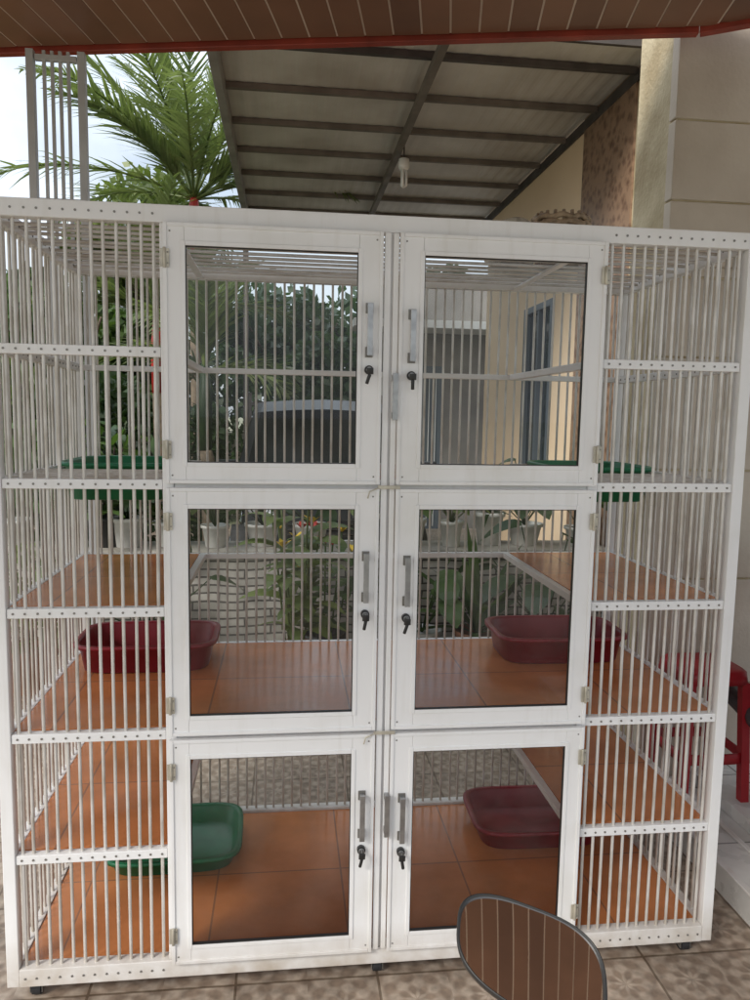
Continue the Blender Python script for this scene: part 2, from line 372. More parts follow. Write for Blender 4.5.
for X in (-W+.05,0,W-.05):
    for Y in (.02,D-.02):
        cs.box(X-.025,X+.025,Y-.02,Y+.02,.0515,.0545,0)
        cs.box(X-.017,X-.014,Y-.014,Y+.014,.018,.0512,0);cs.box(X+.014,X+.017,Y-.014,Y+.014,.018,.0512,0)
        cs.tube([(X-.012,Y+.006,.028),(X+.012,Y+.006,.028)],.024,1,18)
        cs.tube([(X-.020,Y+.006,.028),(X+.020,Y+.006,.028)],.005,0,8)
cs.obj("casters",[M_rivet,M_rubber],cage,bevel=.001)
# ------------------------------------------------------------------ trays
def tray(x0,x1,y0,y1,z,h,m,rot=0):
    cx,cy=(x0+x1)/2,(y0+y1)/2;a,b=(x1-x0)/2,(y1-y0)/2
    def ring(sa,sb,z,n=48,e=5):
        o=[]
        for k in range(n):
            t=2*math.pi*k/n;c,s_=math.cos(t),math.sin(t)
            o.append((sa*math.copysign(abs(c)**(2/e),c),sb*math.copysign(abs(s_)**(2/e),s_),z))
        return o
    mb=MB()
    rings=[ring(a*.84,b*.80,0),ring(a*.87,b*.84,.004),ring(a*.93,b*.92,h-.008),ring(a*1.0,b*1.0,h-.012),ring(a*1.0,b*1.0,h-.002),ring(a*.985,b*.98,h+.001),ring(a*.93,b*.915,h),ring(a*.915,b*.90,h-.006),ring(a*.85,b*.815,.008),ring(a*.82,b*.78,.004)]
    mb.loft(rings,0,True,True)
    o=mb.obj("litter_tray",[m]);o.location=(cx,cy,z);o.rotation_euler=(0,0,rot)
    return o
f2=lv(2)+.0125;f0=.0965
tray(-.95,-.49,.42,.735,f2,.095,M_maroon,.01)
tray(.46,.93,.42,.735,f2,.095,M_maroon,-.02)
tray(-.86,-.41,.36,.735,f0,.062,M_green,.03)
tray(.40,.88,.40,.745,f0,.075,M_maroon,-.02)
tray(-.955,-.60,.34,.745,lv(4)-.085,.115,M_green)
tray(.60,.955,.34,.745,lv(4)-.085,.115,M_green)
# ------------------------------------------------------------------ ground
g=MB();g.add([(-300,-300,0),(300,-300,0),(300,300,0),(-300,300,0)],[(0,1,2,3)])
g.obj("ground",[mat("ground_soil",(.24,.20,.15),.9,col2=(.10,.13,.06),scale=.8,bump=.3)])
g=MB();g.add([(-5,-6,.004),(5,-6,.004),(5,8.8,.004),(-5,8.8,.004)],[(0,1,2,3)])
g.obj("paving",[M_pave])
M_wtile=tile_mat("white_floor_tile",(.66,.65,.62),(.62,.60,.57),(.25,.24,.22),.4,.004,.25)
st=MB();st.box(1.205,5,-2.2,.90,.0,.10,0);st.box(1.2,1.225,-2.2,.89,.1005,.107,1);st.box(1.345,1.365,-2.2,.89,.1005,.109,1);st.box(1.42,5,-2.2,.89,.1005,.15,0)
st.obj("porch_step",[M_wtile,M_white],bevel=.003)
# ------------------------------------------------------------------ porch roof
pr=empty("porch_roof")
M_slat=mat("wood_slat",(.25,.12,.07),.4,col2=(.19,.09,.052),scale=2.5)
M_joint=mat("joint_strip",(.62,.50,.40),.5)
M_fascia=mat("red_fascia",(.32,.045,.025),.45,var=.4,scale=6)
ang=math.atan2(-.55,2.55)
ux=Vector((math.cos(ang),math.sin(ang),0));vy=Vector((-math.sin(ang),math.cos(ang),0))
orig=Vector((-.1,1.025,0))
sl=MB();pitch=.105
def P(u,v,z): q=orig+ux*u+vy*v;return (q.x,q.y,z)
i=0;u=-2.6
while u<3.6:
    zt=3.0+random.uniform(-.001,.001)
    b0=-.01 if u<1.32 else -.01-(u-1.32)*.35
    a,b=u,u+pitch-.0075
    sl.add([P(a,b0,zt),P(b,b0,zt),P(b,-3.9,zt),P(a,-3.9,zt),P(a,b0,zt+.02),P(b,b0,zt+.02),P(b,-3.9,zt+.02),P(a,-3.9,zt+.02)],[(0,3,2,1),(4,5,6,7),(0,1,5,4),(1,2,6,5),(2,3,7,6),(3,0,4,7)],random.choice([0,0,2]))
    a,b=b,u+pitch
    sl.add([P(a,b0,3.0025),P(b,b0,3.0025),P(b,-3.9,3.0025),P(a,-3.9,3.0025)],[(0,3,2,1)],1)
    u+=pitch
sl.obj("slat_ceiling",[M_slat,M_joint,mat("wood_slat_dark",(.205,.098,.058),.4,col2=(.15,.07,.042),scale=2.5)],pr)
fc=MB()
def obox(p0,p1,t,z0,z1,m=0):
    p0=Vector((*p0,0));p1=Vector((*p1,0));d=(p1-p0).normalized();nn=Vector((-d.y,d.x,0))*t
    vs=[p0,p1,p1+nn,p0+nn]
    fc.add([(q.x,q.y,z0) for q in vs]+[(q.x,q.y,z1) for q in vs],[(0,3,2,1),(4,5,6,7),(0,1,5,4),(1,2,6,5),(2,3,7,6),(3,0,4,7)],m)
e0=P(-2.6,0,0);e1=P(1.33,0,0);e2=P(3.6,-.8,0)
obox(e0[:2],e1[:2],.035,2.982,3.16);obox((e1[0]+.001,e1[1]-.001),e2[:2],.035,2.981,3.158)
rs=[P(-2.6,.1,3.17),P(3.6,.1,3.17),P(3.6,-3.95,3.3),P(-2.6,-3.95,3.3)]
fc.add(rs+[(a,b,c+.03) for a,b,c in rs],[(0,3,2,1),(4,5,6,7),(0,1,5,4),(1,2,6,5),(2,3,7,6),(3,0,4,7)],0)
fc.obj("fascia",[M_fascia],pr,bevel=.003)
lc=MB()
for X in (-1.245,-1.055): lc.box(X-.014,X+.014,1.20,1.232,0,2.966)
for X in (-1.195,-1.165,-1.135,-1.105): lc.box(X-.006,X+.006,1.209,1.221,.02,2.966)
for z in (.3,1.0,1.7,2.4,2.93): lc.box(-1.228,-1.072,1.2045,1.2275,z,z+.02)
lc.obj("lattice_column",[mat("grey_aluminium",(.55,.56,.57),.4,.2,var=.15,scale=6)],bevel=.001)
# ------------------------------------------------------------------ pillar & house
M_pill=mat("beige_stone_pillar",(.56,.49,.40),.6,col2=(.46,.39,.31),scale=3,bump=.15)
M_plast=mat("stained_plaster",(.58,.50,.34),.85,col2=(.34,.27,.16),scale=4,bump=.4,detail=8)
pl=MB()
zc=[0,.5,.95,1.4,1.85,2.16,2.45,2.75,3.3]
for a,b in zip(zc[:-1],zc[1:]):
    pl.box(1.212,1.80,.905,.96,a+.004,b-.004,0)
pl.box(1.222,1.793,.912,1.26,.0,3.6,1)
pl.box(1.195,1.825,.885,.9045,2.20,2.235,0)
pl.obj("stone_pillar",[M_pill,M_plast],bevel=.004)
house=empty("house")
M_peach=mat("peach_wall",(.80,.62,.43),.75,col2=(.72,.54,.36),scale=1.5,bump=.1,contrast=(.2,.8))
M_cream=mat("cream_wall",(.66,.60,.50),.7,col2=(.56,.50,.42),scale=2)
def ornament():
    m=bpy.data.materials.new("brown_ornament_tile");m.use_nodes=True;nt=m.node_tree;b=nt.nodes["Principled BSDF"];L=nt.links
    tc=N(nt,"ShaderNodeTexCoord");v=N(nt,"ShaderNodeTexVoronoi");v.inputs["Scale"].default_value=16;L.new(tc.outputs["Object"],v.inputs["Vector"])
    nz=N(nt,"ShaderNodeTexNoise");nz.inputs["Scale"].default_value=30;nz.inputs["Detail"].default_value=5;L.new(tc.outputs["Object"],nz.inputs["Vector"])
    ad=N(nt,"ShaderNodeMath",operation='MULTIPLY');L.new(v.outputs["Distance"],ad.inputs[0]);L.new(nz.outputs["Fac"],ad.inputs[1])
    r=N(nt,"ShaderNodeValToRGB");r.color_ramp.elements[0].color=(.10,.05,.03,1);r.color_ramp.elements[1].color=(.28,.18,.115,1);r.color_ramp.elements[1].position=.3
    L.new(ad.outputs[0],r.inputs[0]);L.new(r.outputs[0],b.inputs["Base Color"]);b.inputs["Roughness"].default_value=.4
    return m
M_orn=ornament()
hb=MB()
hb.box(2.06,2.4,1.31,3.10,0,4.6,1)
hb.box(2.045,2.4,3.1003,4.0,0,4.3,2)
y0,y1,wz0,wz1=4.55,5.35,.95,2.65
hb.box(2.06,2.4,4.0003,y0,0,4.6,0);hb.box(2.06,2.4,y1,6.85,0,4.6,0);hb.box(2.06,2.4,y0+.0003,y1-.0003,0,wz0,0);hb.box(2.06,2.4,y0+.0003,y1-.0003,wz1,4.6,0)
hb.box(1.83,6,.95,1.30,0,4.6,3)
hb.obj("walls",[M_peach,M_plast,M_orn,M_cream],house)
M_wframe=mat("window_frame_grey",(.10,.12,.14),.4)
M_dglass=mat("dark_glass",(.03,.04,.05),.06,spec=.8)
wn=MB()
wn.box(2.04,2.12,y0,y0+.06,wz0,wz1,0);wn.box(2.04,2.12,y1-.06,y1,wz0,wz1,0);wn.box(2.04,2.12,y0+.0603,y1-.0603,wz0,wz0+.06,0);wn.box(2.04,2.12,y0+.0603,y1-.0603,wz1-.06,wz1,0)
wn.box(2.05,2.11,4.93,4.97,wz0+.061,wz1-.061,0);wn.box(2.09,2.10,y0+.0605,4.929,wz0+.061,wz1-.061,1);wn.box(2.09,2.10,4.971,y1-.0605,wz0+.061,wz1-.061,1)
wn.obj("window",[M_wframe,M_dglass],house,bevel=.003)
# ------------------------------------------------------------------ canopy
can=empty("metal_canopy")
M_zincr=mat("galvanised_roof",(.64,.62,.58),.5,.0,col2=(.46,.43,.39),scale=1.5,detail=6)
M_steel=mat("dark_steel",(.075,.065,.06),.6,var=.4,scale=8)
cv=MB()
xs=np.linspace(-.74,2.055,113);vs=[];fs=[]
for i,x in enumerate(xs):
    z=3.93+(.0035 if i%4<2 else 0)
    vs+=[(x,2.72,z),(x,7.05,z)]
for i in range(len(xs)-1): fs.append((2*i,2*i+1,2*i+3,2*i+2))
cv.add(vs,fs)
cv.obj("roof_sheet",[M_zincr],can)
cf=MB()
for y in (3.10,3.75,4.4,5.05,5.7,6.35,7.0): cf.box(-.70,2.04,y-.02,y+.02,3.885,3.926,1 if y>3.2 else 0)
cf.box(.655,.705,2.76,7.0,3.83,3.884,1)
cf.box(-.76,-.701,2.72,7.05,3.80,3.96,2)
cf.box(2.0405,2.059,2.72,7.05,3.84,3.92,0)
cf.box(-.70,2.04,2.72,2.748,3.88,3.92,0)
cf.box(-.76,-.70,7.0,7.05,0,3.799,0)
M_purl=mat("purlin",(.20,.175,.15),.6,.1,var=.35,scale=5)
cf.obj("steel_frame",[M_steel,M_purl,mat("grey_fascia",(.30,.29,.27),.6,var=.3,scale=4)],can,bevel=.002)
bl=MB()
c=(.73,4.72)
bl.tube([(c[0],c[1],3.925),(c[0],c[1],3.80)],.006,1,6)
bl.lathe((c[0],c[1],3.70),[(.02,.10),(.045,.09),(.048,.03),(.035,.0)],0,16)
for k in range(3):
    a=k*2.1
    q=(c[0]+.022*math.cos(a),c[1]+.022*math.sin(a))
    bl.tube([(q[0],q[1],3.70),(q[0],q[1],3.575),(c[0],c[1],3.56)],.012,0,8)
bl.obj("light_bulb",[mat("white_lamp",(.85,.85,.83),.3),M_black])
# ------------------------------------------------------------------ planter wall
def stonewall():
    m=bpy.data.materials.new("stacked_stone");m.use_nodes=True;nt=m.node_tree;b=nt.nodes["Principled BSDF"];L=nt.links
    tc=N(nt,"ShaderNodeTexCoord");mp=N(nt,"ShaderNodeMapping");mp.inputs["Rotation"].default_value=(math.pi/2,0,0);L.new(tc.outputs["Object"],mp.inputs[0])
    nw=N(nt,"ShaderNodeTexNoise");nw.inputs["Scale"].default_value=3;L.new(tc.outputs["Object"],nw.inputs["Vector"])
    sc2=N(nt,"ShaderNodeVectorMath",operation='SCALE');sc2.inputs["Scale"].default_value=.05;L.new(nw.outputs["Color"],sc2.inputs[0])
    adv=N(nt,"ShaderNodeVectorMath",operation='ADD');L.new(mp.outputs[0],adv.inputs[0]);L.new(sc2.outputs[0],adv.inputs[1])
    br=N(nt,"ShaderNodeTexBrick");br.inputs["Scale"].default_value=1;br.inputs["Brick Width"].default_value=.34;br.inputs["Row Height"].default_value=.055;br.inputs["Mortar Size"].default_value=.006
    br.inputs["Color1"].default_value=(.60,.57,.52,1);br.inputs["Color2"].default_value=(.38,.36,.32,1);br.inputs["Mortar"].default_value=(.12,.11,.10,1);L.new(adv.outputs[0],br.inputs["Vector"])
    nz=N(nt,"ShaderNodeTexNoise");nz.inputs["Scale"].default_value=12;L.new(tc.outputs["Object"],nz.inputs["Vector"])
    mx=N(nt,"ShaderNodeMix");mx.data_type='RGBA';mx.blend_type='MULTIPLY';mx.inputs[0].default_value=.5;L.new(br.outputs["Color"],mx.inputs[6]);L.new(nz.outputs["Fac"],mx.inputs[7])
    L.new(mx.outputs[2],b.inputs["Base Color"]);b.inputs["Roughness"].default_value=.8
    bp=N(nt,"ShaderNodeBump");bp.inputs["Distance"].default_value=.01;L.new(br.outputs["Fac"],bp.inputs["Height"]);bp.invert=True;L.new(bp.outputs[0],b.inputs["Normal"])
    return m
pw=MB();pw.box(-2.2,1.95,3.0,3.35,0,.66,0)
pw.box(-2.23,1.98,2.97,3.38,.6605,.70,1)
pw.obj("garden_wall",[stonewall(),mat("wall_cap",(.45,.42,.37),.7,var=.4,scale=6)])
# ------------------------------------------------------------------ potted plants
M_pw=mat("pot_white",(.70,.69,.66),.5,var=.25,scale=9);M_pt=mat("pot_terracotta",(.34,.15,.08),.75,var=.3,scale=9);M_pb=mat("pot_black",(.03,.03,.03),.6)
M_red=mat("flower_red",(.55,.03,.02),.5);M_yel=mat("flower_yellow",(.75,.5,.03),.5)
def pot(x,y,z,r=.11,h=.2,pm=None,kind=0,size=.35,lm=None,ls=1.0):
    mb=MB();pm=pm or random.choice([M_pw,M_pt,M_pw,M_pb,M_pw])
    mb.lathe((x,y,z),[(r*.68,0),(r*.72,.005),(r*.95,h*.86),(r*1.07,h*.87),(r*1.08,h),(r*.96,h),(r*.94,h*.9)],0,20)
    mb.lathe((x,y,z+h*.86),[(r*.93,0),(r*.93,.006)],1,16)
    b=(x,y,z+h*.9)
    if kind==0:
        for i in range(26):
            a=random.uniform(0,6.28);e=random.uniform(.5,1.45)
            mb.blade(b,(math.cos(a)*math.cos(e),math.sin(a)*math.cos(e),math.sin(e)),size*random.uniform(.6,1.1),size*.09,random.uniform(.4,1.3),2,5)
    elif kind==1:
        for i in range(16):
            a=random.uniform(0,6.28);e=random.uniform(.6,1.4) if ls==1 else random.uniform(1.1,1.5);L=size*random.uniform(.4,1)
            d=Vector((math.cos(a)*math.cos(e),math.sin(a)*math.cos(e),math.sin(e)));t=Vector(b)+d*L
            mb.tube([b,Vector(b)+d*L*.5+Vector((0,0,.01)),t],.004,2,4)
            mb.blade(t,(math.cos(a),math.sin(a),.2),size*.45*ls,size*.26*ls,1.2,2,5,twist=random.uniform(-.5,.5))
    elif kind==2:
        for i in range(260):
            v=Vector((random.gauss(0,1),random.gauss(0,1),random.gauss(0,1))).normalized()*random.uniform(.4,1)**.5*size*.5
            p=Vector(b)+Vector((v.x,v.y,abs(v.z)*1.2+size*.1+v.z*.3))
            mb.blade(p,(random.uniform(-1,1),random.uniform(-1,1),random.uniform(-.2,1)),size*.2,size*.1,.6,2,2)
        for k in range(4): mb.tube([b,Vector(b)+Vector((random.uniform(-.2,.2)*size,random.uniform(-.2,.2)*size,size*.6))],.006,1,4)
    elif kind==3:
        for i in range(9):
            a=random.uniform(0,6.28);t0=Vector(b)+Vector((math.cos(a),math.sin(a),0))*random.uniform(0,.09)
            H=size*random.uniform(.7,1.15);t1=t0+Vector((math.cos(a)*.1,math.sin(a)*.1,H))
            mb.tube([t0,t1],.006,2,5)
            for j in range(5):
                q=t0.lerp(t1,.15+.17*j);aa=random.uniform(0,6.28)
                mb.blade(q,(math.cos(aa),math.sin(aa),1.0),size*.38,size*.13,1.3,2,5,twist=random.uniform(-.4,.4))
            for j in range(6):
                aa=random.uniform(0,6.28);mb.blade(t1,(math.cos(aa)*.7,math.sin(aa)*.7,1),.07,.03,.6,3+(i%2),3)
    return mb.obj("potted_plant",[pm,M_soil,lm or random.choice([M_leaf,M_leafd,M_leafy]),M_red,M_yel])
x=-2.05;k=0
while x<1.9:
    pot(x,3.17+random.uniform(-.05,.05),.70,r=random.uniform(.08,.13),h=random.uniform(.14,.24),kind=random.choice([0,1,2,0,1]),size=random.uniform(.28,.5))
    x+=random.uniform(.24,.4)
pot(-.20,2.30,0.004,.14,.26,M_pt,3,.80,M_leafy);pot(-.02,2.7,.004,.13,.22,M_pb,3,.6,M_leaf)
pot(-1.1,2.6,0.004,.15,.26,M_pw,1,.6,M_leafd);pot(.95,2.6,0.004,.14,.25,M_pt,0,.7,M_leaf);pot(1.35,2.5,0.004,.15,.28,M_pw,1,.7,M_leafd);pot(.62,2.75,0.004,.12,.22,M_pw,1,.6,M_leaf)
pot(-1.7,2.4,0.004,.15,.26,M_pt,2,.7,M_leafy);pot(-1.45,3.2,.70,.13,.2,M_pb,2,.8,M_leaf)
# ------------------------------------------------------------------ palm
def palm(x,y,zc,nf=16,L=1.9,seed=1,red=True,sc_=1.0,emin=.6):
    random.seed(seed);mb=MB()
    mb.tube([(x+.05,y,0),(x+.02,y,1.2),(x,y,zc-.7)],[.075*sc_,.06*sc_,.05*sc_],0,10)
    mb.tube([(x,y,zc-.72),(x,y,zc-.3),(x,y,zc)],[.055*sc_,.062*sc_,.035*sc_],1,10)
    for i in range(nf):
        a=2*math.pi*i/nf*1.0+random.uniform(-.2,.2);e=random.uniform(emin,1.45) if i%3 else random.uniform(.15,.6)
        d=Vector((math.cos(a)*math.cos(e),math.sin(a)*math.cos(e),math.sin(e)))
        p=Vector((x,y,zc-.05));pts=[p.copy()];ds=[d.copy()];n_=16;Lf=L*random.uniform(.75,1.08)
        for s_ in range(n_):
            d=(d+Vector((0,0,-(.035+.05*s_/n_)*random.uniform(.7,1.2)))).normalized();p=p+d*Lf/n_;pts.append(p.copy());ds.append(d.copy())
        mb.tube(pts,[.013*sc_*(1-.85*q/n_) for q in range(n_+1)],3,5)
        for q in range(3*n_):
            t=q/(3*n_-1)*.86+.14;f_=t*n_;i0=min(n_-1,int(f_));pp=pts[i0].lerp(pts[i0+1],f_-i0);dd=ds[i0]
            sd_=dd.cross(Vector((0,0,1))).normalized()
            for sg in(-1,1):
                ll=.44*sc_*math.sin(math.pi*(.18+.75*t))*random.uniform(.8,1.1)
                dirn=(sd_*sg*.7+dd*1.0+Vector((0,0,random.uniform(-.1,.5))))
                mb.blade(pp,dirn,ll,.024*sc_,random.uniform(.2,.8),2,3,twist=random.uniform(-.6,.6),prof=lambda u:max(.05,1-u**2*.95))
    return mb.obj("palm_tree",[M_bark,M_redstem if red else M_leafd,M_palm,M_leafy])
M_palm=leafmat("palm_leaf",(.17,.20,.085),(.06,.09,.04),2.5)
palm(-1.36,7.5,4.15,27,2.6,3,sc_=1.3,emin=.6)
palm(-1.5,5.6,2.5,12,1.3,5)
palm(-.95,4.6,2.0,10,1.0,9,red=False)
# ------------------------------------------------------------------ foliage masses
def tree(x,y,h,r,n,lm,seed,name="tree",trunk=True,leaf=.13,zc=None,sz=.8):
    random.seed(seed);rng=np.random.default_rng(seed);mb=MB()
    zc=zc if zc else h-r*.8
    if trunk:
        mb.tube([(x,y,0),(x+.1,y,h*.3),(x,y+.1,zc)],[.16,.12,.07],1,8)
        for k in range(6):
            a=k*1.05;mb.tube([(x+.05,y,h*.35+.15*k),(x+math.cos(a)*r*.4,y+math.sin(a)*r*.4,zc),(x+math.cos(a)*r*.75,y+math.sin(a)*r*.75,zc+r*.3)],[.06,.035,.015],1,6)
    cl=[]
    for k in range(26):
        v=rng.normal(size=3);v/=np.linalg.norm(v);v*=rng.uniform(.35,1)*r*.8;cl.append((v,rng.uniform(.18,.42)*r))
    vs=[];fs=[]
    idx=rng.integers(0,len(cl),n)
    for q in range(n):
        v,rr=cl[idx[q]];d=rng.normal(size=3);d/=np.linalg.norm(d)
        c=np.array([x,y,zc])+np.array([v[0],v[1],v[2]*sz])+d*rr*rng.uniform(.4,1)
        a=rng.normal(size=3);a/=np.linalg.norm(a);b=np.cross(a,rng.normal(size=3));b/=np.linalg.norm(b)
        L=leaf*rng.uniform(.6,1.2);w_=L*.32
        o=len(vs);vs+=[c-a*L*.5,c+b*w_,c+a*L*.5,c-b*w_];fs.append((o,o+1,o+2,o+3))
    mb.add(vs,fs,0)
    return mb.obj(name,[lm,M_bark])
tree(-3.2,9,3.6,1.7,6000,M_leaf,11,leaf=.2);tree(-2.2,9.4,4.9,1.35,6500,M_leafy,12,leaf=.15);tree(-5.4,11,4.2,2.2,6000,M_leafd,13,leaf=.22)
tree(-.2,11.5,4.0,1.9,6000,M_leafd,14,leaf=.22);tree(-3.4,5.2,2.4,1.1,4500,M_leafy,15,leaf=.14);tree(3,15,5,2.6,5000,M_leafd,16,leaf=.3)
tree(-9,14,6,3,5000,M_leaf,17,leaf=.35)
def hedge(x0,x1,y0,y1,z0,z1,n,lm,seed,leaf=.11):
    rng=np.random.default_rng(seed);vs=[];fs=[]
    for q in range(n):
        t=rng.uniform();x=x0+(x1-x0)*t
        top=z1+.22*math.sin(x*2.3)+.15*math.sin(x*5.7+1)
        c=np.array([x,rng.uniform(y0,y1),z0+(top-z0)*rng.uniform()**.7]);a=rng.normal(size=3);a/=np.linalg.norm(a);b=np.cross(a,rng.normal(size=3));b/=np.linalg.norm(b)
        L=leaf*rng.uniform(.6,1.3);w_=L*.3;o=len(vs);vs+=[c-a*L*.5,c+b*w_,c+a*L*.5,c-b*w_];fs.append((o,o+1,o+2,o+3))
    mb=MB();mb.add(vs,fs,0);return mb.obj("hedge",[lm])
hedge(-4.5,-.9,5.8,6.6,0,1.7,9000,M_leafd,21);hedge(-4.6,-2.1,3.4,4.2,0,1.15,5000,M_leaf,22)
hedge(-7,1,9.0,9.6,0,2.6,9000,M_leafd,23,.16)
bw=MB();bw.box(-9,.3,10.0,10.15,0,1.3)
bw.obj("boundary_wall",[M_cream])
nh=empty("neighbour_house")
nb_=MB();nb_.box(.9,6,8.6,8.9,0,3.4,0);nb_.box(.6,6,7.9,8.59,2.75,2.85,1);nb_.box(1.0,1.9,8.56,8.597,0,2.3,2)
for i in range(9): nb_.box(1.05+i*.095,1.06+i*.095,8.53,8.557,.05,2.2,1)
nb_.obj("facade",[mat("grey_render_wall",(.22,.20,.18),.8,var=.3,scale=2),mat("awning_white",(.6,.6,.58),.5),M_wframe],nh)
gt=MB()
for i in range(28): 
    X=-.65+i*.055;gt.box(X-.008,X+.008,7.4,7.416,.06,1.75)
for z in(.06,.9,1.7): gt.box(-.68,.88,7.385,7.399,z,z+.04)
gt.box(-.72,-.681,7.38,7.42,0,1.85);gt.box(.881,.92,7.38,7.42,0,1.85)
gt.obj("iron_gate",[M_steel])
# ------------------------------------------------------------------ car
car=empty("parked_car",(.12,4.25,0))
M_cp=mat("car_paint_dark",(.02,.022,.026),.4,.0,spec=.35);M_hl=mat("headlight",(.6,.62,.65),.1,spec=.9);M_cglass=mat("car_glass",(.012,.014,.016),.15,spec=.12);M_chr=mat("chrome",(.6,.6,.6),.15,1)
cb=MB()
prof=[(0,.32),(-.04,.5),(-.0,.78),(.12,.93),(.55,1.05),(.95,1.12),(1.55,1.60),(2.2,1.70),(3.2,1.68),(3.9,1.55),(4.15,1.1),(4.2,.6),(4.1,.32)]
prof=[(y*.66,z) for y,z in prof]
def hw(z,y): 
    base=.84 if z<1.0 else .84-.17*(z-1.0)/.7
    return base-(.16*max(0,(.25-y)/.25)**2 if y<.25 else 0)-(.05*max(0,(y-2.6)/.2)) 
rows=[]
for y,z in prof:
    h=hw(z,y);rows.append([(-h,y,z-.0),(-h*.9,y-.015,z+.015),(-h*.45,y-.04 if y<1.1 else y,z+.04),(0,y-.05 if y<1.1 else y,z+.05),(h*.45,y-.04 if y<1.1 else y,z+.04),(h*.9,y-.015,z+.015),(h,y,z)])
for i in range(len(rows)-1):
    for k in range(6):
        mi=1 if (i==5 and 0<k<5) else 0
        cb.add([rows[i][k],rows[i][k+1],rows[i+1][k+1],rows[i+1][k]],[(0,1,2,3)],mi,False)
for sg in(0,6):
    idx=[r[sg] for r in rows]
    cb.add(idx,[tuple(range(len(idx)))],0)
    s_=-1 if sg==0 else 1
    def sw(pts): cb.add([(s_*(hw(z,y*.66)+.012),y*.66,z) for y,z in pts],[tuple(range(len(pts)))],1)
    sw([(1.15,1.14),(1.62,1.52),(2.15,1.60),(2.15,1.12)]);sw([(2.22,1.12),(2.22,1.60),(3.1,1.59),(3.1,1.12)]);sw([(3.17,1.12),(3.17,1.59),(3.75,1.5),(3.95,1.14)])
    for yw in(.5,2.25):
        cb.tube([(s_*.64,yw,.32),(s_*.86,yw,.32)],.30,2,28);cb.tube([(s_*.855,yw,.32),(s_*.865,yw,.32)],.2,4,20)
        for q in range(5):
            a=q*1.2566;cb.tube([(s_*.868,yw,.32),(s_*.868,yw+math.cos(a)*.19,.32+math.sin(a)*.19)],.022,4,6)
    cb.add([(s_*.45,-.075,.70),(s_*.70,.02,.70),(s_*.74,.06,.86),(s_*.50,-.04,.84)],[(0,1,2,3)],3)
    cb.loft([[(s_*(.84+dx),.76+.05*math.cos(t)+dx*.2,1.12+.06*math.sin(t)) for t in [q*.785 for q in range(8)]] for dx in(.0,.06,.14,.18)],0)
cb.box(-.38,.38,-.11,-.06,.60,.74,5)
for z in(.62,.66,.70): cb.box(-.37,.37,-.118,-.111,z,z+.012,4)
cb.box(-.6,.6,-.09,.0,.34,.46,5);cb.box(-.24,.24,-.125,-.112,.48,.58,3)
for s_ in(-1,1): cb.tube([(s_*.1,.60,1.10),(s_*.1+.28,.72,1.2),(s_*.1+.5,.78,1.26)],.008,5,6)
cb.obj("body",[M_cp,M_cglass,M_rubber,M_hl,M_chr,M_black],car)
# ------------------------------------------------------------------ scooters
M_redp=mat("red_paint",(.36,.010,.014),.25,spec=.6);M_seat=mat("seat_vinyl",(.03,.03,.03),.55,bump=.2)
M_gr=mat("grey_plastic",(.08,.08,.085),.5)
def mirror_mat():
    m=bpy.data.materials.new("mirror_glass");m.use_nodes=True;b=m.node_tree.nodes["Principled BSDF"]
    b.inputs["Base Color"].default_value=(.95,.95,.95,1);b.inputs["Metallic"].default_value=1;b.inputs["Roughness"].default_value=.02
    return m
M_mir=mirror_mat()
def ell(cx,cy,cz,a,b,axis='x',n=20,e=2.4):
    o=[]
    for k in range(n):
        t=2*math.pi*k/n;c=math.copysign(abs(math.cos(t))**(2/e),math.cos(t));s_=math.copysign(abs(math.sin(t))**(2/e),math.sin(t))
        o.append((cx,cy+a*c,cz+b*s_) if axis=='x' else (cx+a*c,cy,cz+b*s_) if axis=='y' else (cx+a*c,cy+b*s_,cz))
    return o
def mk_mirror(mm,c,nn,a,v,ra,rb,e=2.7,skew=.0,sag=.0022):
    def ring(k,dn,n_=72,sph=False):
        o=[]
        for q in range(n_):
            t=2*math.pi*q/n_;cc=math.copysign(abs(math.cos(t))**(2/e),math.cos(t));s_=math.copysign(abs(math.sin(t))**(2/e),math.sin(t))
            wv=1+.10*cc
            X_=ra*k*cc+skew*s_*rb*k;Y_=rb*k*s_*wv
            d_=dn
            if sph: d_=.0006+sag*(1-(X_*X_+Y_*Y_)/(ra*ra))
            o.append(c+a*X_+v*Y_+nn*d_)
        return o
    n_=72
    mm.loft([ring(.45,-.028),ring(.8,-.022),ring(1.0,-.006),ring(1.015,.001),ring(1.0,.0048),ring(.972,.0045),ring(.97,-.001)],1,False)
    mm.f.append(tuple(range(len(mm.v)-n_*7,len(mm.v)-n_*6))[::-1]);mm.m.append(1);mm.sm.append(False)
    ks=[.9699]+[.92-.06*i for i in range(15)]+[.03]
    rs=[ring(k,0,sph=True) for k in ks]
    mm.loft(rs,0,False,True);mm.f.append(tuple(range(len(mm.v)-n_,len(mm.v))));mm.m.append(0);mm.sm.append(True)
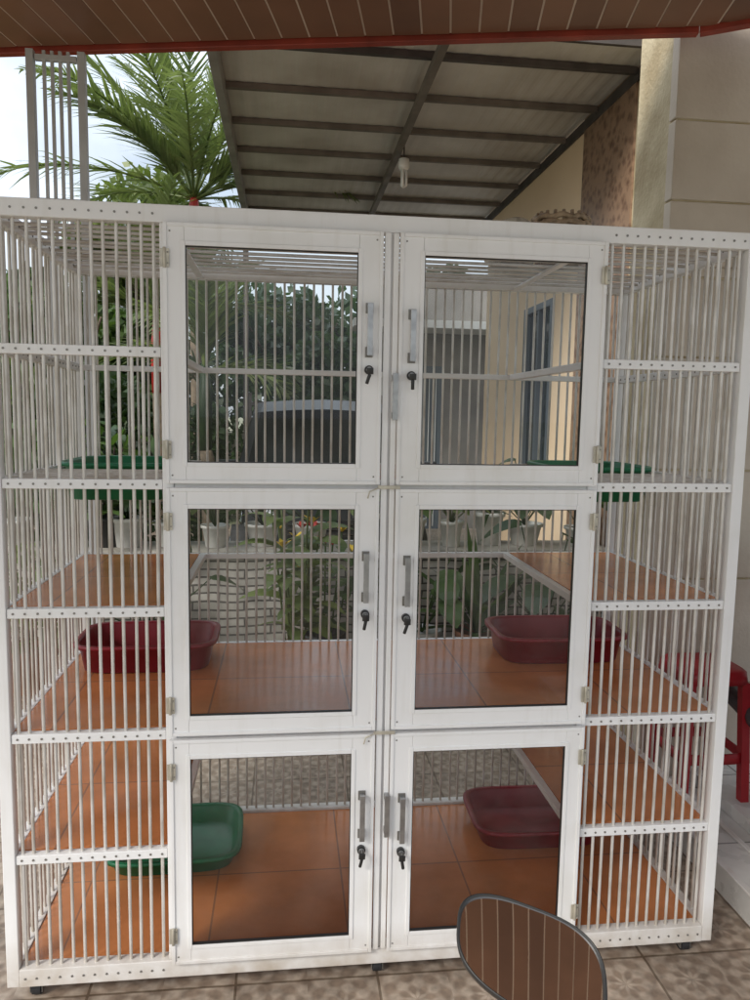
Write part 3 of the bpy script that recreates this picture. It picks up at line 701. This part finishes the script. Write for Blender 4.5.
def scooter(loc,rotz,paint,name="motor_scooter",mirrors=True,scale=1):
    root=empty(name,loc,(0,0,rotz));root.scale=(scale,)*3;b=MB()
    def wheel(x,w):
        R_=.225;nn=32
        rings=[]
        for k in range(nn+1):
            t=2*math.pi*k/nn
            rings.append([(x+(R_+w*math.cos(q))*math.cos(t),w*.9*math.sin(q),.27+(R_+w*math.cos(q))*math.sin(t)) for q in [j*math.pi/5 for j in range(10)]])
        b.loft(rings,1,False)
        b.tube([(x,-.05,.27),(x,.05,.27)],.045,3,14)
        for q in range(5):
            a=q*1.2566+.3
            b.tube([(x+math.cos(a)*.04,0,.27+math.sin(a)*.04),(x+math.cos(a)*.19,0,.27+math.sin(a)*.19)],.017,3,6)
        rings=[]
        for k in range(nn+1):
            t=2*math.pi*k/nn;rings.append([(x+(.188+.014*math.cos(q))*math.cos(t),.03*math.sin(q),.27+(.188+.014*math.cos(q))*math.sin(t)) for q in [j*math.pi/3 for j in range(6)]])
        b.loft(rings,3,False)
    wheel(.64,.045);wheel(-.60,.055)
    for s_ in(-1,1): b.tube([(.64,s_*.075,.27),(.50,s_*.075,.68)],.018,3,8);
    rings=[]
    for k in range(13):
        t=math.radians(20+130*k/12);r=.30
        rings.append([(.64+(r+.012*dz)*math.cos(t),dy*.075,.27+(r+.02*dz)*math.sin(t)) for dy,dz in((-1,-1.5),(-.8,.2),(0,1),(.8,.2),(1,-1.5),(.75,-.2),(0,.5),(-.75,-.2))])
    b.loft(rings,0)
    def hz(cx,z,a,b_): return [(p[0],p[1],z) for p in ell(cx,0,0,a,b_,'z')]
    b.loft([hz(.40,.34,.07,.13),hz(.46,.50,.08,.17),hz(.48,.66,.09,.19),hz(.44,.82,.085,.16),hz(.39,.92,.06,.10)],0)
    b.loft([ell(.30,0,.99,.11,.05,'x'),ell(.36,0,1.0,.14,.065,'x'),ell(.44,0,.99,.13,.07,'x'),ell(.50,0,.97,.085,.045,'x')],0)
    b.loft([ell(.501,0,.97,.075,.04,'x'),ell(.515,0,.965,.05,.025,'x')],4)
    b.tube([(.40,0,.85),(.37,0,.97)],.05,2,12)
    b.loft([ell(.42,0,.36,.12,.05,'x'),ell(.2,0,.32,.15,.05,'x'),ell(-.1,0,.32,.15,.06,'x'),ell(-.25,0,.40,.14,.12,'x')],2)
    b.loft([ell(-.05,0,.55,.08,.12,'x'),ell(-.2,0,.58,.14,.15,'x'),ell(-.5,0,.63,.16,.14,'x'),ell(-.8,0,.70,.11,.09,'x'),ell(-1.0,0,.76,.05,.04,'x')],0)
    b.loft([ell(.0,0,.72,.07,.03,'x'),ell(-.12,0,.75,.12,.05,'x'),ell(-.45,0,.77,.14,.055,'x'),ell(-.75,0,.83,.12,.05,'x'),ell(-.9,0,.85,.08,.03,'x')],5)
    b.loft([ell(-.2,0,.33,.09,.10,'x'),ell(-.45,.02,.30,.10,.09,'x'),ell(-.62,.1,.27,.05,.07,'x')],3)
    b.tube([(-.35,-.14,.25),(-.75,-.15,.33),(-.95,-.15,.37)],[.03,.045,.04],2,10)
    b.loft([ell(-.98,0,.74,.06,.025,'x'),ell(-1.02,0,.74,.04,.015,'x')],6)
    b.loft([ell(-.72,0,.52,.07,.03,'x'),ell(-.88,0,.42,.07,.02,'x'),ell(-.98,0,.33,.06,.01,'x')],2)
    b.tube([(-.78,.12,.62),(-.62,.13,.30)],.028,2,10);b.tube([(-.78,-.12,.62),(-.62,-.13,.30)],.028,2,10)
    b.tube([(.36,-.14,1.0),(.33,-.24,1.01),(.29,-.36,1.0)],.011,3,8);b.tube([(.36,.14,1.0),(.33,.24,1.01),(.29,.36,1.0)],.011,3,8)
    for s_ in(-1,1):
        b.tube([(.327,s_*.25,1.01),(.29,s_*.36,1.0)],.018,1,12)
        b.tube([(.40,s_*.20,.995),(.37,s_*.34,.985)],.006,3,6)
    b.obj("scooter_body",[paint,M_rubber,M_gr,M_silver,M_hl,M_seat,M_redp],root)
    mm=MB()
    if mirrors:
        for s_ in(-1,1):
            c=Vector((.30,s_*.32,1.16));nn=Vector((-1,-s_*.15,.1)).normalized();a=Vector((0,1,0));a=(a-nn*a.dot(nn)).normalized();v=nn.cross(a)
            mk_mirror(mm,c,nn,a,v,.066,.045);mm.tube([(.35,s_*.22,1.01),(.345,s_*.25,1.08),c+Vector((.02,0,-.02))],.006,1,8)
        mm.obj("rear_mirrors",[M_mir,M_black],root)
    return root
scooter((1.66,-.20,.15),-math.pi/2,M_redp)
# teal helmet resting on the scooter seat
hm=MB();hc=Vector((1.60,.56,1.085))
rings=[]
for i in range(11):
    ph=-.75+i*(math.pi/2+.75)/10
    r=.135*math.cos(ph);rings.append([(hc.x+r*.92*math.cos(t),hc.y+r*1.1*math.sin(t),hc.z+.125*math.sin(ph)) for t in [q*2*math.pi/28 for q in range(28)]])
hm.loft(rings,0)
hm.loft([[(hc.x+(r)*.92*math.cos(t),hc.y+r*1.1*math.sin(t),hc.z+z) for t in [q*2*math.pi/28 for q in range(28)]] for r,z in((.101,-.088),(.112,-.083),(.112,-.072),(.106,-.068))],1)
hm.loft([[(hc.x+r*.92*math.cos(t),hc.y+r*1.1*math.sin(t),hc.z+z) for t in [math.radians(-150+120*q/12) for q in range(13)]]+[(hc.x+(r-.006)*.92*math.cos(t),hc.y+(r-.006)*1.1*math.sin(t),hc.z+z) for t in [math.radians(-30-120*q/12) for q in range(13)]] for r,z in((.134,-.045),(.142,0),(.137,.04))],2)
hm.obj("motorcycle_helmet",[mat("teal_shell",(.01,.22,.20),.2),M_black,M_dglass])
FS=(.44,-1.86,.004)
fs_=scooter(FS,math.pi/2,M_gr,mirrors=False,scale=.93)
mm=MB()
c=Vector((-.046,-1.375,1.112));nn=Vector((-.095,-.564,.82)).normalized()
u=Vector((1,0,0));u=(u-nn*u.dot(nn)).normalized();v=nn.cross(u);th=math.radians(-29)
a=u*math.cos(th)+v*math.sin(th);v2=nn.cross(a)
mk_mirror(mm,c,nn,a,v2,.0685,.043,e=3.0,skew=-.25,sag=.0026)
mm.tube([c+a*.05-nn*.018,c+a*.085-v2*.015-nn*.022,(.085,-1.42,1.04),(.15,-1.52,.94)],[.010,.008,.006,.006],1,10)
mo=mm.obj("left_mirror",[M_mir,M_black]);mo.parent=fs_;mo.matrix_parent_inverse=(Matrix.Translation(FS)@Matrix.Rotation(math.pi/2,4,'Z')@Matrix.Scale(.93,4)).inverted()
mm=MB();rn=Vector((-1,.1,.3)).normalized();ra_=Vector((0,1,0));ra_=(ra_-rn*ra_.dot(rn)).normalized()
mk_mirror(mm,Vector((.33,-.40,1.16)),rn,ra_,rn.cross(ra_),.066,.043)
mm.tube([(.35,-.22,1.01),(.345,-.28,1.08),(.35,-.37,1.15)],.006,1,8)
mm.obj("right_mirror",[M_mir,M_black],fs_)
# ------------------------------------------------------------------ red stool
sb=MB();cx,cy,zt,zb=1.24,.72,.66,.10
def sq(h,z,e=5): return [(cx+.15+q[0]-.15,cy+q[1],z) for q in ell(0,0,0,h,h,'z',24,e)]
cx=1.36
sb.loft([sq(.125,zt-.05),sq(.135,zt-.05),sq(.13,zt-.008),sq(.12,zt),sq(.06,zt-.004),sq(.02,zt-.003)],0)
for sx in(-1,1):
    for sy in(-1,1):
        sb.loft([[(cx+sx*(d+q[0]),cy+sy*(d+q[1]),z) for q in((-.02,-.02),(.012,-.02),(.012,.012),(-.02,.012))] for d,z in((.112,zt-.045),(.13,zb+.01))],0,True,False)
sb.loft([sq(.128,.30),sq(.134,.30),sq(.132,.34),sq(.126,.34),sq(.128,.30)],0,False)
sb.obj("plastic_stool",[mat("red_plastic",(.36,.015,.022),.4,var=.2,scale=10)])
# ------------------------------------------------------------------ basket on cage
bk=MB();M_wick=mat("wicker",(.42,.31,.20),.8,var=.5,scale=50,bump=.5)
bx,by=.60,.42
for j in range(7):
    z=2.109+j*.019;r=.06+.018*math.sin(j/8*math.pi)
    pts=[(bx+(r*1.2)*math.cos(t),by+r*math.sin(t),z+.004*math.sin(t*9+j*3)) for t in np.linspace(0,2*math.pi,37)]
    bk.tube(pts,.009,0,6,False)
for q in range(18):
    t=q*2*math.pi/18;bk.tube([(bx+.072*math.cos(t),by+.06*math.sin(t),2.09),(bx+.082*math.cos(t),by+.07*math.sin(t),2.19),(bx+.076*math.cos(t),by+.06*math.sin(t),2.243)],.006,0,5)
bk.lathe((bx,by,2.085),[(.06,0),(.06,.01)],0,16)
bk.obj("wicker_basket",[M_wick])
rb=MB()
for j in range(7):
    pts=[(.44+.07*math.cos(t),.44+.06*math.sin(t),2.095+j*.018+.006*math.sin(3*t+j)) for t in np.linspace(0,2*math.pi,31)]
    rb.tube(pts,.010,0,6,False)
rb.obj("rope_coil",[mat("rope",(.50,.45,.36),.9,var=.4,scale=60)])
print("done")
